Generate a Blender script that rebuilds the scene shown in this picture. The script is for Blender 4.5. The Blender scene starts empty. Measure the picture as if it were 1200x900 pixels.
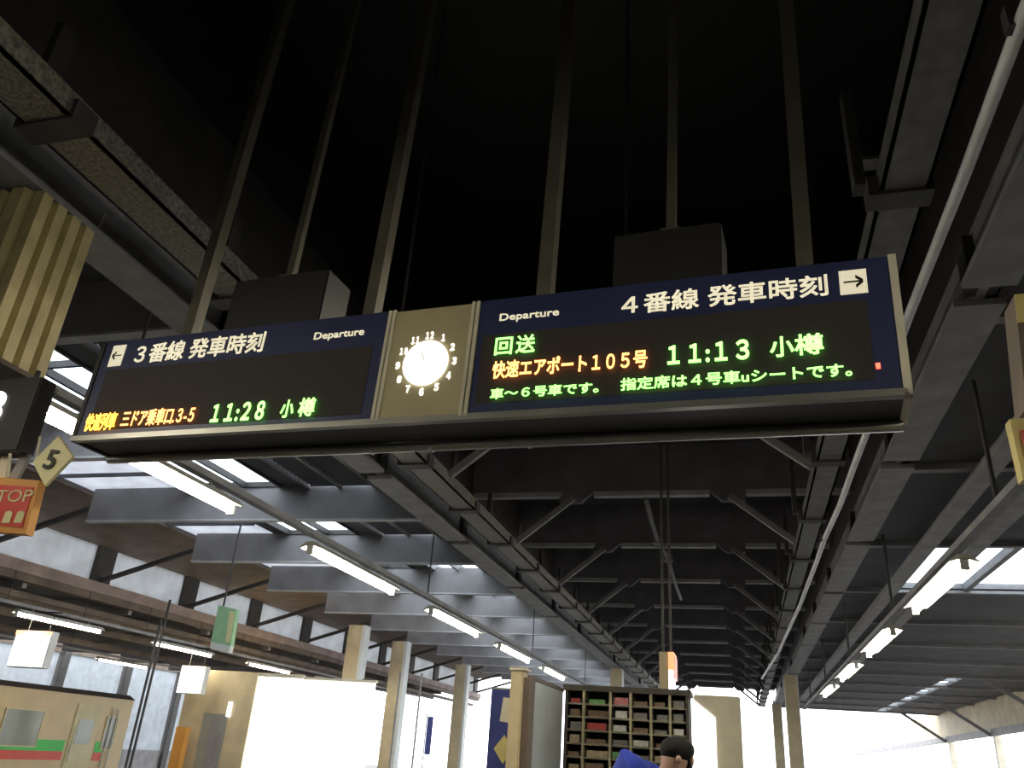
import bpy, bmesh, math, random
from mathutils import Vector, Matrix
random.seed(4)
sc = bpy.context.scene
C = sc.collection

# ------------------------------------------------------------------ camera
F = 934.4                                   # focal length in pixels of the 1200x900 frame
ROT = Matrix(((0.96518576, 0.04974781, 0.25679097),
              (0.25328915, -0.42276939, -0.87012105),
              (0.06527675, 0.90487082, -0.42065158)))
EYE = Vector((0, 0, 1.6))
cam = bpy.data.objects.new('camera', bpy.data.cameras.new('camera'))
C.objects.link(cam)
cam.data.sensor_width = 36
cam.data.lens = 36 * F / 1200
cam.data.clip_start = 0.05
cam.data.clip_end = 500
cam.matrix_world = Matrix.Translation(EYE) @ ROT.to_4x4()
sc.camera = cam

# ------------------------------------------------------------------ light and exposure
SKY = 4.2
w = bpy.data.worlds.new('sky')
sc.world = w
w.use_nodes = True
bg = w.node_tree.nodes['Background']
bg.inputs[0].default_value = (0.92, 0.96, 1.0, 1)
bg.inputs[1].default_value = SKY
TUBE = 60.0
sc.view_settings.view_transform = 'Standard'
sc.view_settings.look = 'None'
sc.view_settings.gamma = 1
sc.view_settings.exposure = 0.0
sc.view_settings.use_curve_mapping = False
sc.cycles.use_denoising = True


# ------------------------------------------------------------------ helpers
def ray(px, py):
    return ROT @ Vector((px - 600, 450 - py, -F))


def at(px, py, Y):
    d = ray(px, py)
    return EYE + d * (Y / d.y)


def atx(px, py, X):
    d = ray(px, py)
    return EYE + d * (X / d.x)


def atz(px, py, Z):
    d = ray(px, py)
    return EYE + d * ((Z - EYE.z) / d.z)


def mat(name, col, rough=0.6, metal=0.0, var=0.25, scale=6.0, bump=0.0, emit=None, strength=0.0):
    m = bpy.data.materials.new(name)
    m.use_nodes = True
    nt = m.node_tree
    b = nt.nodes['Principled BSDF']
    b.inputs['Roughness'].default_value = rough
    b.inputs['Metallic'].default_value = metal
    c = (*col, 1)
    if var > 0:
        tc = nt.nodes.new('ShaderNodeTexCoord')
        n = nt.nodes.new('ShaderNodeTexNoise')
        n.inputs['Scale'].default_value = scale
        n.inputs['Detail'].default_value = 6
        nt.links.new(tc.outputs['Object'], n.inputs['Vector'])
        r = nt.nodes.new('ShaderNodeValToRGB')
        r.color_ramp.elements[0].position = 0.3
        r.color_ramp.elements[1].position = 0.7
        r.color_ramp.elements[0].color = (*[x * (1 - var) for x in col], 1)
        r.color_ramp.elements[1].color = (*[min(1, x * (1 + var * .6)) for x in col], 1)
        nt.links.new(n.outputs['Fac'], r.inputs['Fac'])
        nt.links.new(r.outputs['Color'], b.inputs['Base Color'])
        if bump:
            bp = nt.nodes.new('ShaderNodeBump')
            bp.inputs['Strength'].default_value = bump
            nt.links.new(n.outputs['Fac'], bp.inputs['Height'])
            nt.links.new(bp.outputs['Normal'], b.inputs['Normal'])
    else:
        b.inputs['Base Color'].default_value = c
    if emit:
        b.inputs['Emission Color'].default_value = (*emit, 1)
        b.inputs['Emission Strength'].default_value = strength
    return m


def translucent(name, col):
    m = bpy.data.materials.new(name)
    m.use_nodes = True
    nt = m.node_tree
    nt.nodes.remove(nt.nodes['Principled BSDF'])
    out = nt.nodes['Material Output']
    tr = nt.nodes.new('ShaderNodeBsdfTranslucent')
    df = nt.nodes.new('ShaderNodeBsdfDiffuse')
    tc = nt.nodes.new('ShaderNodeTexCoord')
    n = nt.nodes.new('ShaderNodeTexNoise')
    n.inputs['Scale'].default_value = 2.5
    n.inputs['Detail'].default_value = 8
    nt.links.new(tc.outputs['Object'], n.inputs['Vector'])
    r = nt.nodes.new('ShaderNodeValToRGB')
    r.color_ramp.elements[0].position = 0.3
    r.color_ramp.elements[1].position = 0.68
    r.color_ramp.elements[0].color = (*[x * .8 for x in col], 1)
    r.color_ramp.elements[1].color = (*col, 1)
    nt.links.new(n.outputs['Fac'], r.inputs['Fac'])
    nt.links.new(r.outputs['Color'], tr.inputs['Color'])
    nt.links.new(r.outputs['Color'], df.inputs['Color'])
    mx = nt.nodes.new('ShaderNodeMixShader')
    mx.inputs[0].default_value = 0.35
    nt.links.new(tr.outputs[0], mx.inputs[1])
    nt.links.new(df.outputs[0], mx.inputs[2])
    nt.links.new(mx.outputs[0], out.inputs['Surface'])
    return m


def clear_glass(name, tint=(0.93, 0.97, 1.0)):
    m = bpy.data.materials.new(name)
    m.use_nodes = True
    nt = m.node_tree
    nt.nodes.remove(nt.nodes['Principled BSDF'])
    out = nt.nodes['Material Output']
    t = nt.nodes.new('ShaderNodeBsdfTransparent')
    t.inputs[0].default_value = (*tint, 1)
    g = nt.nodes.new('ShaderNodeBsdfGlossy')
    g.inputs['Roughness'].default_value = 0.05
    mx = nt.nodes.new('ShaderNodeMixShader')
    mx.inputs[0].default_value = 0.06
    nt.links.new(t.outputs[0], mx.inputs[1])
    nt.links.new(g.outputs[0], mx.inputs[2])
    nt.links.new(mx.outputs[0], out.inputs['Surface'])
    return m


def lamp_mat(name, col, strength):
    return mat(name, (0.8, 0.8, 0.8), 0.5, 0, 0, emit=col, strength=strength)


M = dict(
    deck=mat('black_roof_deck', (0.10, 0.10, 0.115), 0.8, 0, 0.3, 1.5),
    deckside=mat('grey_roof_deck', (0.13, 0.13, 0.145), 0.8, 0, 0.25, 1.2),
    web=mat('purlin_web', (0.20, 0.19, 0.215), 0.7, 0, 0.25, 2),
    steel=mat('grey_steel', (0.30, 0.295, 0.30), 0.6, 0.0, 0.25, 3, 0.05),
    darksteel=mat('dark_steel', (0.06, 0.056, 0.055), 0.6, 0, 0.3, 3),
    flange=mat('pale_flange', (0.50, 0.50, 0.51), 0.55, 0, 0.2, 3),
    girder=mat('girder_paint', (0.27, 0.26, 0.265), 0.6, 0, 0.2, 1.5),
    brown=mat('brown_steel', (0.17, 0.125, 0.095), 0.65, 0, 0.35, 2),
    rust=mat('rusty_pink_beam', (0.36, 0.27, 0.24), 0.65, 0, 0.3, 2),
    traygrey=mat('grey_tray', (0.17, 0.165, 0.16), 0.5, 0.1, 0.3, 8),
    tray=mat('galvanised_tray', (0.27, 0.255, 0.215), 0.5, 0.2, 0.6, 40, 0.2),
    conduit=mat('white_conduit', (0.75, 0.75, 0.74), 0.45, 0, 0.15, 5),
    floor=mat('platform_paving', (0.065, 0.062, 0.06), 0.7, 0, 0.2, 3, 0.05),
    ballast=mat('track_ballast', (0.15, 0.14, 0.13), 0.9, 0, 0.5, 14, 0.4),
    glass=clear_glass('roof_glass'),
    frost=translucent('frosted_roof_panel', (0.68, 0.69, 0.72)),
    frostwall=translucent('weathered_wall_panel', (0.66, 0.67, 0.68)),
    frostfar=translucent('far_wall_panel', (0.62, 0.65, 0.68)),
    beige=mat('beige_paint', (0.70, 0.58, 0.37), 0.6, 0, 0.2, 2),
    cream=mat('cream_paint', (0.80, 0.74, 0.58), 0.55, 0, 0.15, 3),
    clad=mat('yellow_cladding', (0.62, 0.53, 0.28), 0.5, 0, 0.25, 5, 0.04),
    navy=mat('navy_enamel', (0.036, 0.045, 0.125), 0.4, 0, 0.1, 4),
    display=mat('black_display', (0.045, 0.036, 0.034), 0.8, 0, 0.1, 60),
    alu=mat('aluminium', (0.42, 0.41, 0.38), 0.38, 0.75, 0.15, 4),
    underside=mat('case_underside', (0.10, 0.10, 0.10), 0.5, 0.2, 0.2, 3),
    blackbox=mat('black_housing', (0.020, 0.018, 0.016), 0.6, 0, 0.2, 4),
    pole=mat('grey_pole', (0.13, 0.12, 0.088), 0.5, 0.1, 0.2, 6),
    clockpanel=mat('khaki_clock_panel', (0.55, 0.48, 0.29), 0.45, 0.0, 0.08, 5),
    litcream=lamp_mat('lit_cream_lettering', (0.72, 0.64, 0.42), 0.75),
    litwhite=lamp_mat('lit_clock_white', (1.0, 0.98, 0.90), 2.2),
    numeral=lamp_mat('lit_numerals', (1.0, 0.96, 0.84), 1.5),
    hand=lamp_mat('clock_hand', (1.0, 0.98, 0.92), 0.65),  # hands glow to stand for the dial's glare washing them out
    ledgreen=lamp_mat('green_led', (0.26, 1.0, 0.15), 2.0),
    ledorange=lamp_mat('orange_led', (1.0, 0.33, 0.08), 2.7),
    ledyellow=lamp_mat('yellow_led', (1.0, 0.40, 0.02), 2.2),
    ledred=lamp_mat('red_led', (1.0, 0.06, 0.02), 3.2),
    tube=lamp_mat('tube_light', (1.0, 0.93, 0.74), TUBE),
    reflector=mat('lamp_reflector', (0.7, 0.68, 0.62), 0.4, 0, 0.1, 4),
    whiteglow=lamp_mat('sign_light_and_painted_glare', (1.0, 0.98, 0.93), 2.5),  # lit signs, plus the painted sun patch and overexposed wall
    creamglare=lamp_mat('cream_wall_glare', (1.0, 0.96, 0.80), 1.02),  # overexposed wall brightness put in as emission
    litorange=lamp_mat('lit_orange', (1.0, 0.30, 0.06), 1.2),
    litred=lamp_mat('lit_red', (0.8, 0.04, 0.03), 0.8),
    yellow=mat('sign_yellow', (0.74, 0.62, 0.24), 0.5, 0, 0.1, 5),
    paleyellow=mat('pale_yellow', (0.80, 0.74, 0.40), 0.5, 0, 0.1, 5),
    orange=mat('sign_orange', (0.72, 0.33, 0.07), 0.5, 0, 0.1, 5),
    red=mat('sign_red', (0.60, 0.05, 0.035), 0.5, 0, 0.1, 5),
    black=mat('black_paint_and_roof_dark', (0.02, 0.02, 0.018), 0.5, 0, 0),  # black paint, and the darkness of the near roof
    white=mat('white_paint', (0.78, 0.79, 0.77), 0.5, 0, 0.08, 3),
    green=mat('sign_green', (0.36, 0.62, 0.36), 0.5, 0, 0.1, 5),
    board=mat('pale_blue_board', (0.60, 0.66, 0.68), 0.45, 0, 0.1, 3),
    blue=mat('poster_blue', (0.04, 0.055, 0.25), 0.5, 0, 0.25, 5),
    rack=mat('dark_rack', (0.075, 0.062, 0.05), 0.6, 0, 0.3, 5),
    rackpost=mat('rack_post', (0.42, 0.38, 0.25), 0.5, 0.2, 0.2, 5),
    shelf=mat('rack_shelf', (0.26, 0.24, 0.18), 0.5, 0.2, 0.2, 5),
    trainbody=mat('train_body', (0.64, 0.50, 0.28), 0.4, 0.1, 0.1, 1),
    trainroof=mat('train_roof', (0.10, 0.075, 0.06), 0.6, 0, 0.2, 2),
    traingreen=mat('train_green', (0.04, 0.62, 0.08), 0.4, 0, 0.05, 2),
    trainred=mat('train_red', (0.75, 0.08, 0.04), 0.4, 0, 0.05, 2),
    traindoor=mat('train_door', (0.72, 0.63, 0.36), 0.4, 0, 0.08, 2),
    trainglass=mat('train_glass', (0.30, 0.32, 0.26), 0.12, 0, 0.2, 1),
    greydoor=mat('grey_door', (0.34, 0.33, 0.29), 0.5, 0, 0.1, 2),
    skin=mat('skin', (0.62, 0.38, 0.30), 0.55, 0, 0.08, 10),
    hair=mat('black_hair', (0.008, 0.007, 0.006), 0.85, 0, 0.2, 30),
    jacket=mat('blue_jacket', (0.02, 0.045, 0.42), 0.7, 0, 0.2, 8),
    trousers=mat('dark_trousers', (0.03, 0.03, 0.04), 0.8, 0, 0.2, 8),
)


class MB:
    """collects shapes and links them as one mesh object"""

    def __init__(self):
        self.bm = bmesh.new()

    def hexa(self, p):
        v = [self.bm.verts.new(q) for q in p]
        for f in ((3, 2, 1, 0), (4, 5, 6, 7), (0, 1, 5, 4), (1, 2, 6, 5), (2, 3, 7, 6), (3, 0, 4, 7)):
            self.bm.faces.new([v[i] for i in f])
        return self

    def box(self, x0, x1, y0, y1, z0, z1):
        return self.hexa([(x0, y0, z0), (x1, y0, z0), (x1, y1, z0), (x0, y1, z0),
                          (x0, y0, z1), (x1, y0, z1), (x1, y1, z1), (x0, y1, z1)])

    def bar(self, a, b, w_, h_):
        """rectangular bar from a to b"""
        a, b = Vector(a), Vector(b)
        d = (b - a).normalized()
        up = Vector((0, 0, 1)) if abs(d.z) < .95 else Vector((0, 1, 0))
        s = d.cross(up).normalized() * (w_ / 2)
        u = s.cross(d).normalized() * (h_ / 2)
        return self.hexa([a - s - u, a + s - u, b + s - u, b - s - u, a - s + u, a + s + u, b + s + u, b - s + u])

    def tube(self, pts, r, n=10):
        pts = [Vector(p) for p in pts]
        rings = []
        for i, p in enumerate(pts):
            d = (pts[min(i + 1, len(pts) - 1)] - pts[max(i - 1, 0)]).normalized()
            up = Vector((0, 0, 1)) if abs(d.z) < .9 else Vector((0, 1, 0))
            s = d.cross(up).normalized()
            u = s.cross(d).normalized()
            rings.append([self.bm.verts.new(p + (s * math.cos(t) + u * math.sin(t)) * r)
                          for t in [2 * math.pi * k / n for k in range(n)]])
        for a, b in zip(rings, rings[1:]):
            for k in range(n):
                self.bm.faces.new((a[k], a[(k + 1) % n], b[(k + 1) % n], b[k]))
        self.bm.faces.new(rings[0][::-1])
        self.bm.faces.new(rings[-1])
        return self

    def prism(self, pts, ext):
        ext = Vector(ext)
        a = [self.bm.verts.new(Vector(p)) for p in pts]
        b = [self.bm.verts.new(Vector(p) + ext) for p in pts]
        n = len(a)
        self.bm.faces.new(a[::-1])
        self.bm.faces.new(b)
        for k in range(n):
            self.bm.faces.new((a[k], a[(k + 1) % n], b[(k + 1) % n], b[k]))
        return self

    def ball(self, c, r, sx=1, sy=1, sz=1):
        bmesh.ops.create_uvsphere(self.bm, u_segments=20, v_segments=14, radius=r,
                                  matrix=Matrix.Translation(Vector(c)) @ Matrix.Diagonal((sx, sy, sz, 1)))
        return self

    def build(self, name, m, parent=None, local=False, smooth=False, bevel=0.0):
        bm = self.bm
        bmesh.ops.recalc_face_normals(bm, faces=bm.faces[:])
        if bevel:
            bmesh.ops.bevel(bm, geom=bm.edges[:], offset=bevel, segments=2, affect='EDGES', clamp_overlap=True)
        if parent is None:
            lo = [min(v.co[i] for v in bm.verts) for i in range(3)]
            hi = [max(v.co[i] for v in bm.verts) for i in range(3)]
            org = Vector(((lo[0] + hi[0]) / 2, (lo[1] + hi[1]) / 2, lo[2]))
            bmesh.ops.translate(bm, verts=bm.verts[:], vec=-org)
        elif not local:
            bm.transform(world_of(parent).inverted())
        me = bpy.data.meshes.new(name)
        bm.to_mesh(me)
        bm.free()
        me.materials.append(m)
        if smooth:
            for p in me.polygons:
                p.use_smooth = True
        o = bpy.data.objects.new(name, me)
        C.objects.link(o)
        if parent is None:
            o.location = org
        else:
            o.parent = parent
        return o


def world_of(o):
    m = o.matrix_basis.copy()
    while o.parent:
        o = o.parent
        m = o.matrix_basis @ m
    return m


def tag(o, label, cat, group=None):
    o['label'] = label
    o['category'] = cat
    if group:
        o['group'] = group
    return o


def thing(name, label, cat, loc, rot=None, group=None):
    o = bpy.data.objects.new(name, None)
    o.empty_display_size = .1
    C.objects.link(o)
    o.matrix_basis = Matrix.Translation(Vector(loc)) @ (rot.to_4x4() if rot else Matrix.Identity(4))
    return tag(o, label, cat, group)


def struct(name, mb, m):
    o = mb.build(name, m)
    o['kind'] = 'structure'
    return o


def copy_tree(o, parent=None):
    c = o.copy()
    C.objects.link(c)
    if parent:
        c.parent = parent
    for ch in list(o.children):
        copy_tree(ch, c)
    return c


def text_bm(body, bold=0.0, shear=0.0):
    cu = bpy.data.curves.new('lettering', 'FONT')
    cu.body = body
    cu.shear = shear
    cu.resolution_u = 4
    o = bpy.data.objects.new('lettering', cu)
    C.objects.link(o)
    dg = bpy.context.evaluated_depsgraph_get()
    me = bpy.data.meshes.new_from_object(o.evaluated_get(dg))
    bm = bmesh.new()
    bm.from_mesh(me)
    bpy.data.objects.remove(o)
    bpy.data.curves.remove(cu)
    bpy.data.meshes.remove(me)
    return bm


def lettering(name, body, m, parent, u0, v0, u1, v1, front, depth=0.003, bold=0.0, shear=0.0, frame=None):
    """raised letters fitted to the rectangle u0..u1, v0..v1 of a plane facing local -Y at y=front (or of FRAME)"""
    bm = text_bm(body, bold, shear)
    strokes = [(e.verts[0].co.copy(), e.verts[1].co.copy()) for e in bm.edges if len(e.link_faces) == 1] if bold else []
    for a, b in strokes:                      # thicken the strokes
        d = b - a
        if d.length < 1e-5:
            continue
        d = d.normalized() * bold
        q = Vector((-d.y, d.x, 0))
        bm.faces.new([bm.verts.new(p) for p in (a - d * .7 - q, b + d * .7 - q, b + d * .7 + q, a - d * .7 + q)])
    xs = [v.co.x for v in bm.verts]
    ys = [v.co.y for v in bm.verts]
    sx = (u1 - u0) / (max(xs) - min(xs))
    sy = (v1 - v0) / (max(ys) - min(ys))
    x0, y0 = min(xs), min(ys)
    for v in bm.verts:
        v.co = Vector((u0 + (v.co.x - x0) * sx, front, v0 + (v.co.y - y0) * sy))
    r = bmesh.ops.extrude_face_region(bm, geom=bm.faces[:])
    for e in r['geom']:
        if isinstance(e, bmesh.types.BMVert):
            e.co.y += depth
    if frame is not None:
        bm.transform(frame)
    g = MB()
    g.bm.free()
    g.bm = bm
    return g.build(name, m, parent, local=True)


# ================================================================== SETTING
Y0, Y1 = -6.0, 48.0
BAY = 3.45
GY = [9.35 + BAY * k for k in range(-4, 12)]
GY = [y for y in GY if Y0 < y < Y1]

struct('floor', MB().box(-6.0, 3.5, Y0, 60, -0.3, 0.0), M['floor'])
struct('floor_far_platform', MB().box(-21.5, -12.4, Y0, 60, -0.3, 0.0), M['floor'])
struct('ground', MB().box(-60, 30, -10, 120, -1.4, -1.1), M['ballast'])
for nm, x in (('trim_1', -6.0), ('trim_2', 3.5)):
    struct(nm, MB().box(x - .05 if x > 0 else x - .02, x + .02 if x > 0 else x + .05, Y0, 60, -1.1, 0.004), M['cream'])

# roof over the middle of the platform
struct('ceiling', MB().box(-4.4, 1.95, 9.3, Y1, 6.5, 6.65), M['deck'])
struct('ceiling_dark_void', MB().box(-4.4, 1.95, Y0, 9.3, 8.6, 8.75), M['black'])  # raised void added; the near roof's darkness is put into its black
for nm, bx_ in (('wall_dark_void_left', (-4.5, -4.4, Y0, 9.3, 6.5, 8.7)), ('wall_dark_void_right', (1.95, 2.05, Y0, 9.3, 6.5, 8.7)),
                ('wall_dark_void_front', (-4.4, 1.95, 9.3, 9.4, 6.5, 8.7)), ('wall_dark_void_back', (-4.4, 1.95, Y0 - .1, Y0, 6.5, 8.7))):
    struct(nm, MB().box(*bx_), M['black'])  # sides of the added dark void
struct('ceiling_side_left', MB().box(-4.5, -4.35, Y0, Y1, 5.2, 6.6), M['darksteel'])
struct('ceiling_side_right', MB().box(1.85, 2.0, Y0, Y1, 4.9, 6.6), M['darksteel'])

# cross beams over the middle, their gusset plates and knee braces
CG = -1.27
for y in GY:
    if y < 9:
        continue
    g = MB().box(-4.35, 1.85, y - .03, y + .03, 5.68, 6.5)
    struct('beam', g, M['web'])
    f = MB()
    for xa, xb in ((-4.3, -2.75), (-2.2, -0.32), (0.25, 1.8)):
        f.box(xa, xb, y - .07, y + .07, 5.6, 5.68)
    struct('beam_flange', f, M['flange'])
    g = MB()
    for s in (-1, 1):
        x = CG + s * 1.23
        g.prism([(x - .28, y - .05, 5.68), (x + .28, y - .05, 5.68), (x + .28 * (1 if s > 0 else 0.3), y - .05, 5.5),
                 (x - .28 * (1 if s < 0 else 0.3), y - .05, 5.5)], (0, .1, 0))
    struct('beam_plate', g, M['web'])
    for s in (-1, 1):
        struct('brace_beam', MB().bar((CG + s * 2.2, y - .1, 4.82), (CG + s * 1.26, y - .1, 5.56), .07, .09), M['steel'])

# long beams on both sides, in spliced lengths with a pale bottom flange
for s, xc in ((-1, -4.35), (1, 1.78)):
    cuts = [Y0, 1.0, 5.4, 8.9, 12.3, 16.0, 19.5, 23.0, 30.0, 38.0, Y1]
    for a, b in zip(cuts, cuts[1:]):
        a_, b_ = a + .12, b - .12
        struct('beam', MB().box(xc - .03, xc + .03, a, b, 4.75, 5.2).box(xc - .17, xc + .17, a_, b_, 4.70, 4.75), M['steel'])
        struct('beam_splice', MB().box(xc - .1, xc + .1, b - .1, b + .1, 4.76, 5.15), M['darksteel'])

# left side roof: deck with skylights, deep girders
XL0, XL1 = -15.2, -4.4
n_win = 0
for a, b in zip(GY, GY[1:]):
    if b < 6:
        struct('ceiling_left', MB().box(XL0, XL1, a, b, 5.9, 6.0), M['deckside'])  # unseen near bays kept solid so no daylight brightens this end
        continue
    g = MB()
    g.box(XL0, -12.6, a, b, 5.9, 6.0).box(-10.3, -9.9, a, b, 5.9, 6.0).box(-8.15, -7.55, a, b, 5.9, 6.0).box(-6.2, XL1, a, b, 5.9, 6.0)
    struct('ceiling_left', g, M['deckside'])
    # frosted panels beside the skylight
    struct('ceiling_panel', MB().box(-12.6, -10.3, a, b, 5.93, 5.95), M['frost'])
    r = MB()
    for k in range(1, 4):
        yy = a + (b - a) * k / 4
        r.box(-12.6, -10.3, yy - .02, yy + .02, 5.86, 5.93)
    struct('trim_%d' % (10 + n_win), r, M['deckside'])
    # clear skylight
    n_win += 1
    wdo = MB().box(-9.9, -8.15, a + .05, b - .05, 5.95, 5.958).build('window_%d' % n_win, M['glass'])
    wdo['kind'] = 'structure'
    fr = MB()
    for x in (-9.9, -9.42, -8.9, -8.15):
        fr.box(x - .03, x + .03, a, b, 5.86, 5.97)
    for yy in (a + .05, (a + b) / 2, b - .05):
        fr.box(-9.9, -8.15, yy - .025, yy + .025, 5.87, 5.97)
    fr.build('window_frame', M['darksteel'], wdo)
    # louvred skylight
    n_win += 1
    wdo = MB().box(-7.55, -6.2, a + .05, b - .05, 5.98, 5.988).build('window_%d' % n_win, M['glass'])
    wdo['kind'] = 'structure'
    if b < 17:
        lv = MB()
        ny = 22
        for k in range(ny):
            yy = a + .1 + (b - a - .2) * k / ny
            lv.hexa([(-7.5, yy, 5.93), (-6.25, yy, 5.93), (-6.25, yy + .18, 5.86), (-7.5, yy + .18, 5.86),
                     (-7.5, yy, 5.942), (-6.25, yy, 5.942), (-6.25, yy + .18, 5.872), (-7.5, yy + .18, 5.872)])
        lv.build('louvre', M['deckside'], wdo)
    fr = MB()
    for x in (-7.55, -6.9, -6.2):
        fr.box(x - .035, x + .035, a, b, 5.82, 6.0)
    fr.build('window_frame', M['steel'], wdo)
struct('ceiling_left', MB().box(XL0, XL1, GY[-1], Y1, 5.9, 6.0), M['deckside'])
struct('ceiling_left', MB().box(XL0, XL1, Y0, GY[0], 5.9, 6.0), M['deckside'])
for y in GY:
    if y < 1:
        continue
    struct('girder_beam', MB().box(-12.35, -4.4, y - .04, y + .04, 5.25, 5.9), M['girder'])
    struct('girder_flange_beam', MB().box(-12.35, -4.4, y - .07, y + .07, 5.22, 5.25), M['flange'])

# wall over the far track: weathered panels between dark columns, braces, long brown beams
for a, b in zip(GY, GY[1:]):
    if a < 5:
        continue
    c0, c1 = a + .35, b - .25
    struct('wall_panel_left', MB().box(-14.95, -14.9, c0, c1, 4.72, 5.55), M['frostwall'])
    struct('wall_column', MB().box(-15.0, -14.8, b - .25, b + .35, 4.5, 5.9), M['darksteel'])
    struct('brace_beam', MB().bar((-14.75, b, 4.75), (-12.35, b, 5.5), .08, .1), M['darksteel'])
struct('wall_left', MB().box(-14.98, -14.86, Y0, Y1, 5.55, 5.9), M['brown'])
struct('beam_long', MB().box(-14.95, -14.7, Y0, Y1, 4.46, 4.70), M['rust'])
struct('beam_long', MB().box(-14.98, -14.76, Y0, Y1, 4.30, 4.46), M['brown'])
struct('beam_long', MB().box(-15.3, -15.1, Y0, Y1, 4.02, 4.14), M['brown'])
struct('soffit_ceiling', MB().prism([(-14.86, Y0, 5.55), (-14.86, Y0, 5.6), (-12.5, Y0, 5.86), (-12.5, Y0, 5.8)], (0, Y1 - Y0, 0)), M['brown'])

# canopy and cross beams over the far platform
struct('ceiling_far_platform', MB().box(-27, -15.0, Y0, 44, 4.55, 4.65), M['deckside'])
for k in range(14):
    y = 4 + BAY * k
    if y > 43:
        break
    struct('beam_far_platform', MB().box(-26.5, -15.0, y - .06, y + .06, 4.2, 4.55), M['girder'])
for x in (-16.2, -18.6, -22.0):
    struct('beam_far_platform', MB().box(x - .06, x + .06, Y0, 44, 4.05, 4.25), M['brown'])
for k in range(8):
    a = 10 + 4.2 * k
    struct('wall_panel_far', MB().box(-29.05, -29.0, a + .2, a + 3.9, 0.6, 4.4), M['frostfar'])
    struct('wall_column_far', MB().box(-29.1, -28.8, a - .2, a + .2, -1.1, 4.6), M['darksteel'])
struct('wall_far_base', MB().box(-29.1, -28.95, 8, 44, -1.1, 0.6), M['steel'])
struct('wall_far_top', MB().box(-29.1, -28.9, 8, 44, 4.4, 5.0), M['brown'])

# right side roof: low deck with one glazed bay, flange lines
XR0, XR1 = 1.95, 9.6
for a, b in zip([Y0] + GY, GY + [Y1]):
    lit = 12 < a < 13.5
    if lit:
        g = MB().box(XR0, 2.75, a, b, 4.85, 4.95).box(6.6, XR1, a, b, 4.85, 4.95)
        struct('ceiling_right', g, M['deckside'])
        n_win += 1
        wdo = MB().box(2.75, 6.6, a + .02, b - .02, 4.9, 4.908).build('window_%d' % n_win, M['glass'])
        wdo['kind'] = 'structure'
        fr = MB()
        for x in (2.75, 4.05, 5.3, 6.6):
            fr.box(x - .05, x + .05, a, b, 4.82, 4.95)
        for yy in (a + .03, b - .03):
            fr.box(2.75, 6.6, yy - .03, yy + .03, 4.82, 4.95)
        fr.build('window_frame', M['steel'], wdo)
    elif a > 29:
        struct('ceiling_right', MB().box(XR0, 6.7, a, b, 4.85, 4.95).box(7.15, XR1, a, b, 4.85, 4.95), M['deckside'])
        n_win += 1
        wdo = MB().box(6.7, 7.15, a + .02, b - .02, 4.9, 4.908).build('window_%d' % n_win, M['glass'])
        wdo['kind'] = 'structure'
        fr = MB()
        for yy in (a + .08, (a + b) / 2, b - .08):
            fr.box(6.7, 7.15, yy - .08, yy + .08, 4.84, 4.95)
        fr.build('window_frame', M['steel'], wdo)
    else:
        struct('ceiling_right', MB().box(XR0, XR1, a, b, 4.85, 4.95), M['deckside'])
for y in GY:
    if y < 1:
        continue
    struct('beam_right', MB().box(1.95, 9.6, y - .06, y + .06, 4.77, 4.85), M['steel'])
for x in (2.66, 3.3):
    struct('beam_right_long', MB().box(x - .1, x + .1, Y0, 40, 4.62, 4.72), M['steel'])
struct('wall_right', MB().box(9.6, 9.75, 12, 95, 3.6, 4.95), M['beige'])
struct('wall_right_sky_block', MB().box(9.6, 9.75, Y0, 12, -1.1, 4.95), M['darksteel'])  # unseen; closed this far to keep sky light off the near end
struct('wall_back', MB().box(-30, 9.75, Y0 - .2, Y0, -1.1, 8.7), M['darksteel'])
struct('wall_left_sky_block', MB().box(-29.1, -28.95, Y0, 8, -1.1, 5.0), M['darksteel'])  # unseen; added to shut out sky light left of the near end
struct('trim_5', MB().box(9.45, 9.6, 12, 95, 3.5, 3.75), M['steel'])
for y in (14, 22, 30, 38, 46):
    struct('column_right', MB().box(9.55, 9.8, y - .12, y + .12, -1.1, 3.6), M['cream'])
    struct('brace_beam', MB().bar((9.5, y, 3.5), (7.6, y, 4.75), .09, .12), M['steel'])

# columns of this platform, far ones with pale edges
for x, y in ((-4.35, 31.0), (1.68, 30.6), (-4.35, 44.0), (1.68, 44.0)):
    struct('column', MB().box(x - .2, x + .2, y - .2, y + .2, 0, 4.7), M['beige'])
    struct('column_edge_trim', MB().box(x + .2, x + .24, y - .2, y + .2, 0, 4.7), M['white'])
for x, y in ((-12.3, 25.6), (-12.3, 29.4), (-12.3, 37.0)):
    struct('column', MB().box(x - .28, x + .22, y - .2, y + .2, -1.1, 5.2), M['beige'])
    struct('column_edge_trim', MB().box(x + .22, x + .34, y - .22, y + .2, -1.1, 5.2), M['white'])
for px, Y, zz in ((181, 16.0, 4.3), (176, 16.3, 3.9)):
    q = at(px, 780, Y)
    struct('column_thin', MB().tube([(q.x, Y, 0), (q.x, Y, zz)], .028, 10), M['darksteel'])

# ================================================================== DEPARTURE BOARD
HB = 0.62
A = Vector((-3.541, 3.387, 3.022))          # lower left front corner
B = Vector((0.678, 2.980, 2.908))           # lower right front corner
LB = (B - A).length
ex = (B - A).normalized()
ey = ex.cross(Vector((0, 0, 1))).normalized() * -1
ez = ex.cross(ey).normalized()
RB = Matrix((ex, ey, ez)).transposed()
board = thing('departure_board', 'long navy platform departure board with round lit clock hanging overhead', 'departure board', A, RB)
MI = world_of(board).inverted()


def uv(px, py, d=0.0):
    """board coordinates of a pixel on the front face (d in front of it)"""
    o = MI @ EYE
    r = (MI.to_3x3() @ ray(px, py))
    t = (-d - o.y) / r.y
    q = o + r * t
    return q.x, q.z


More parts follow.
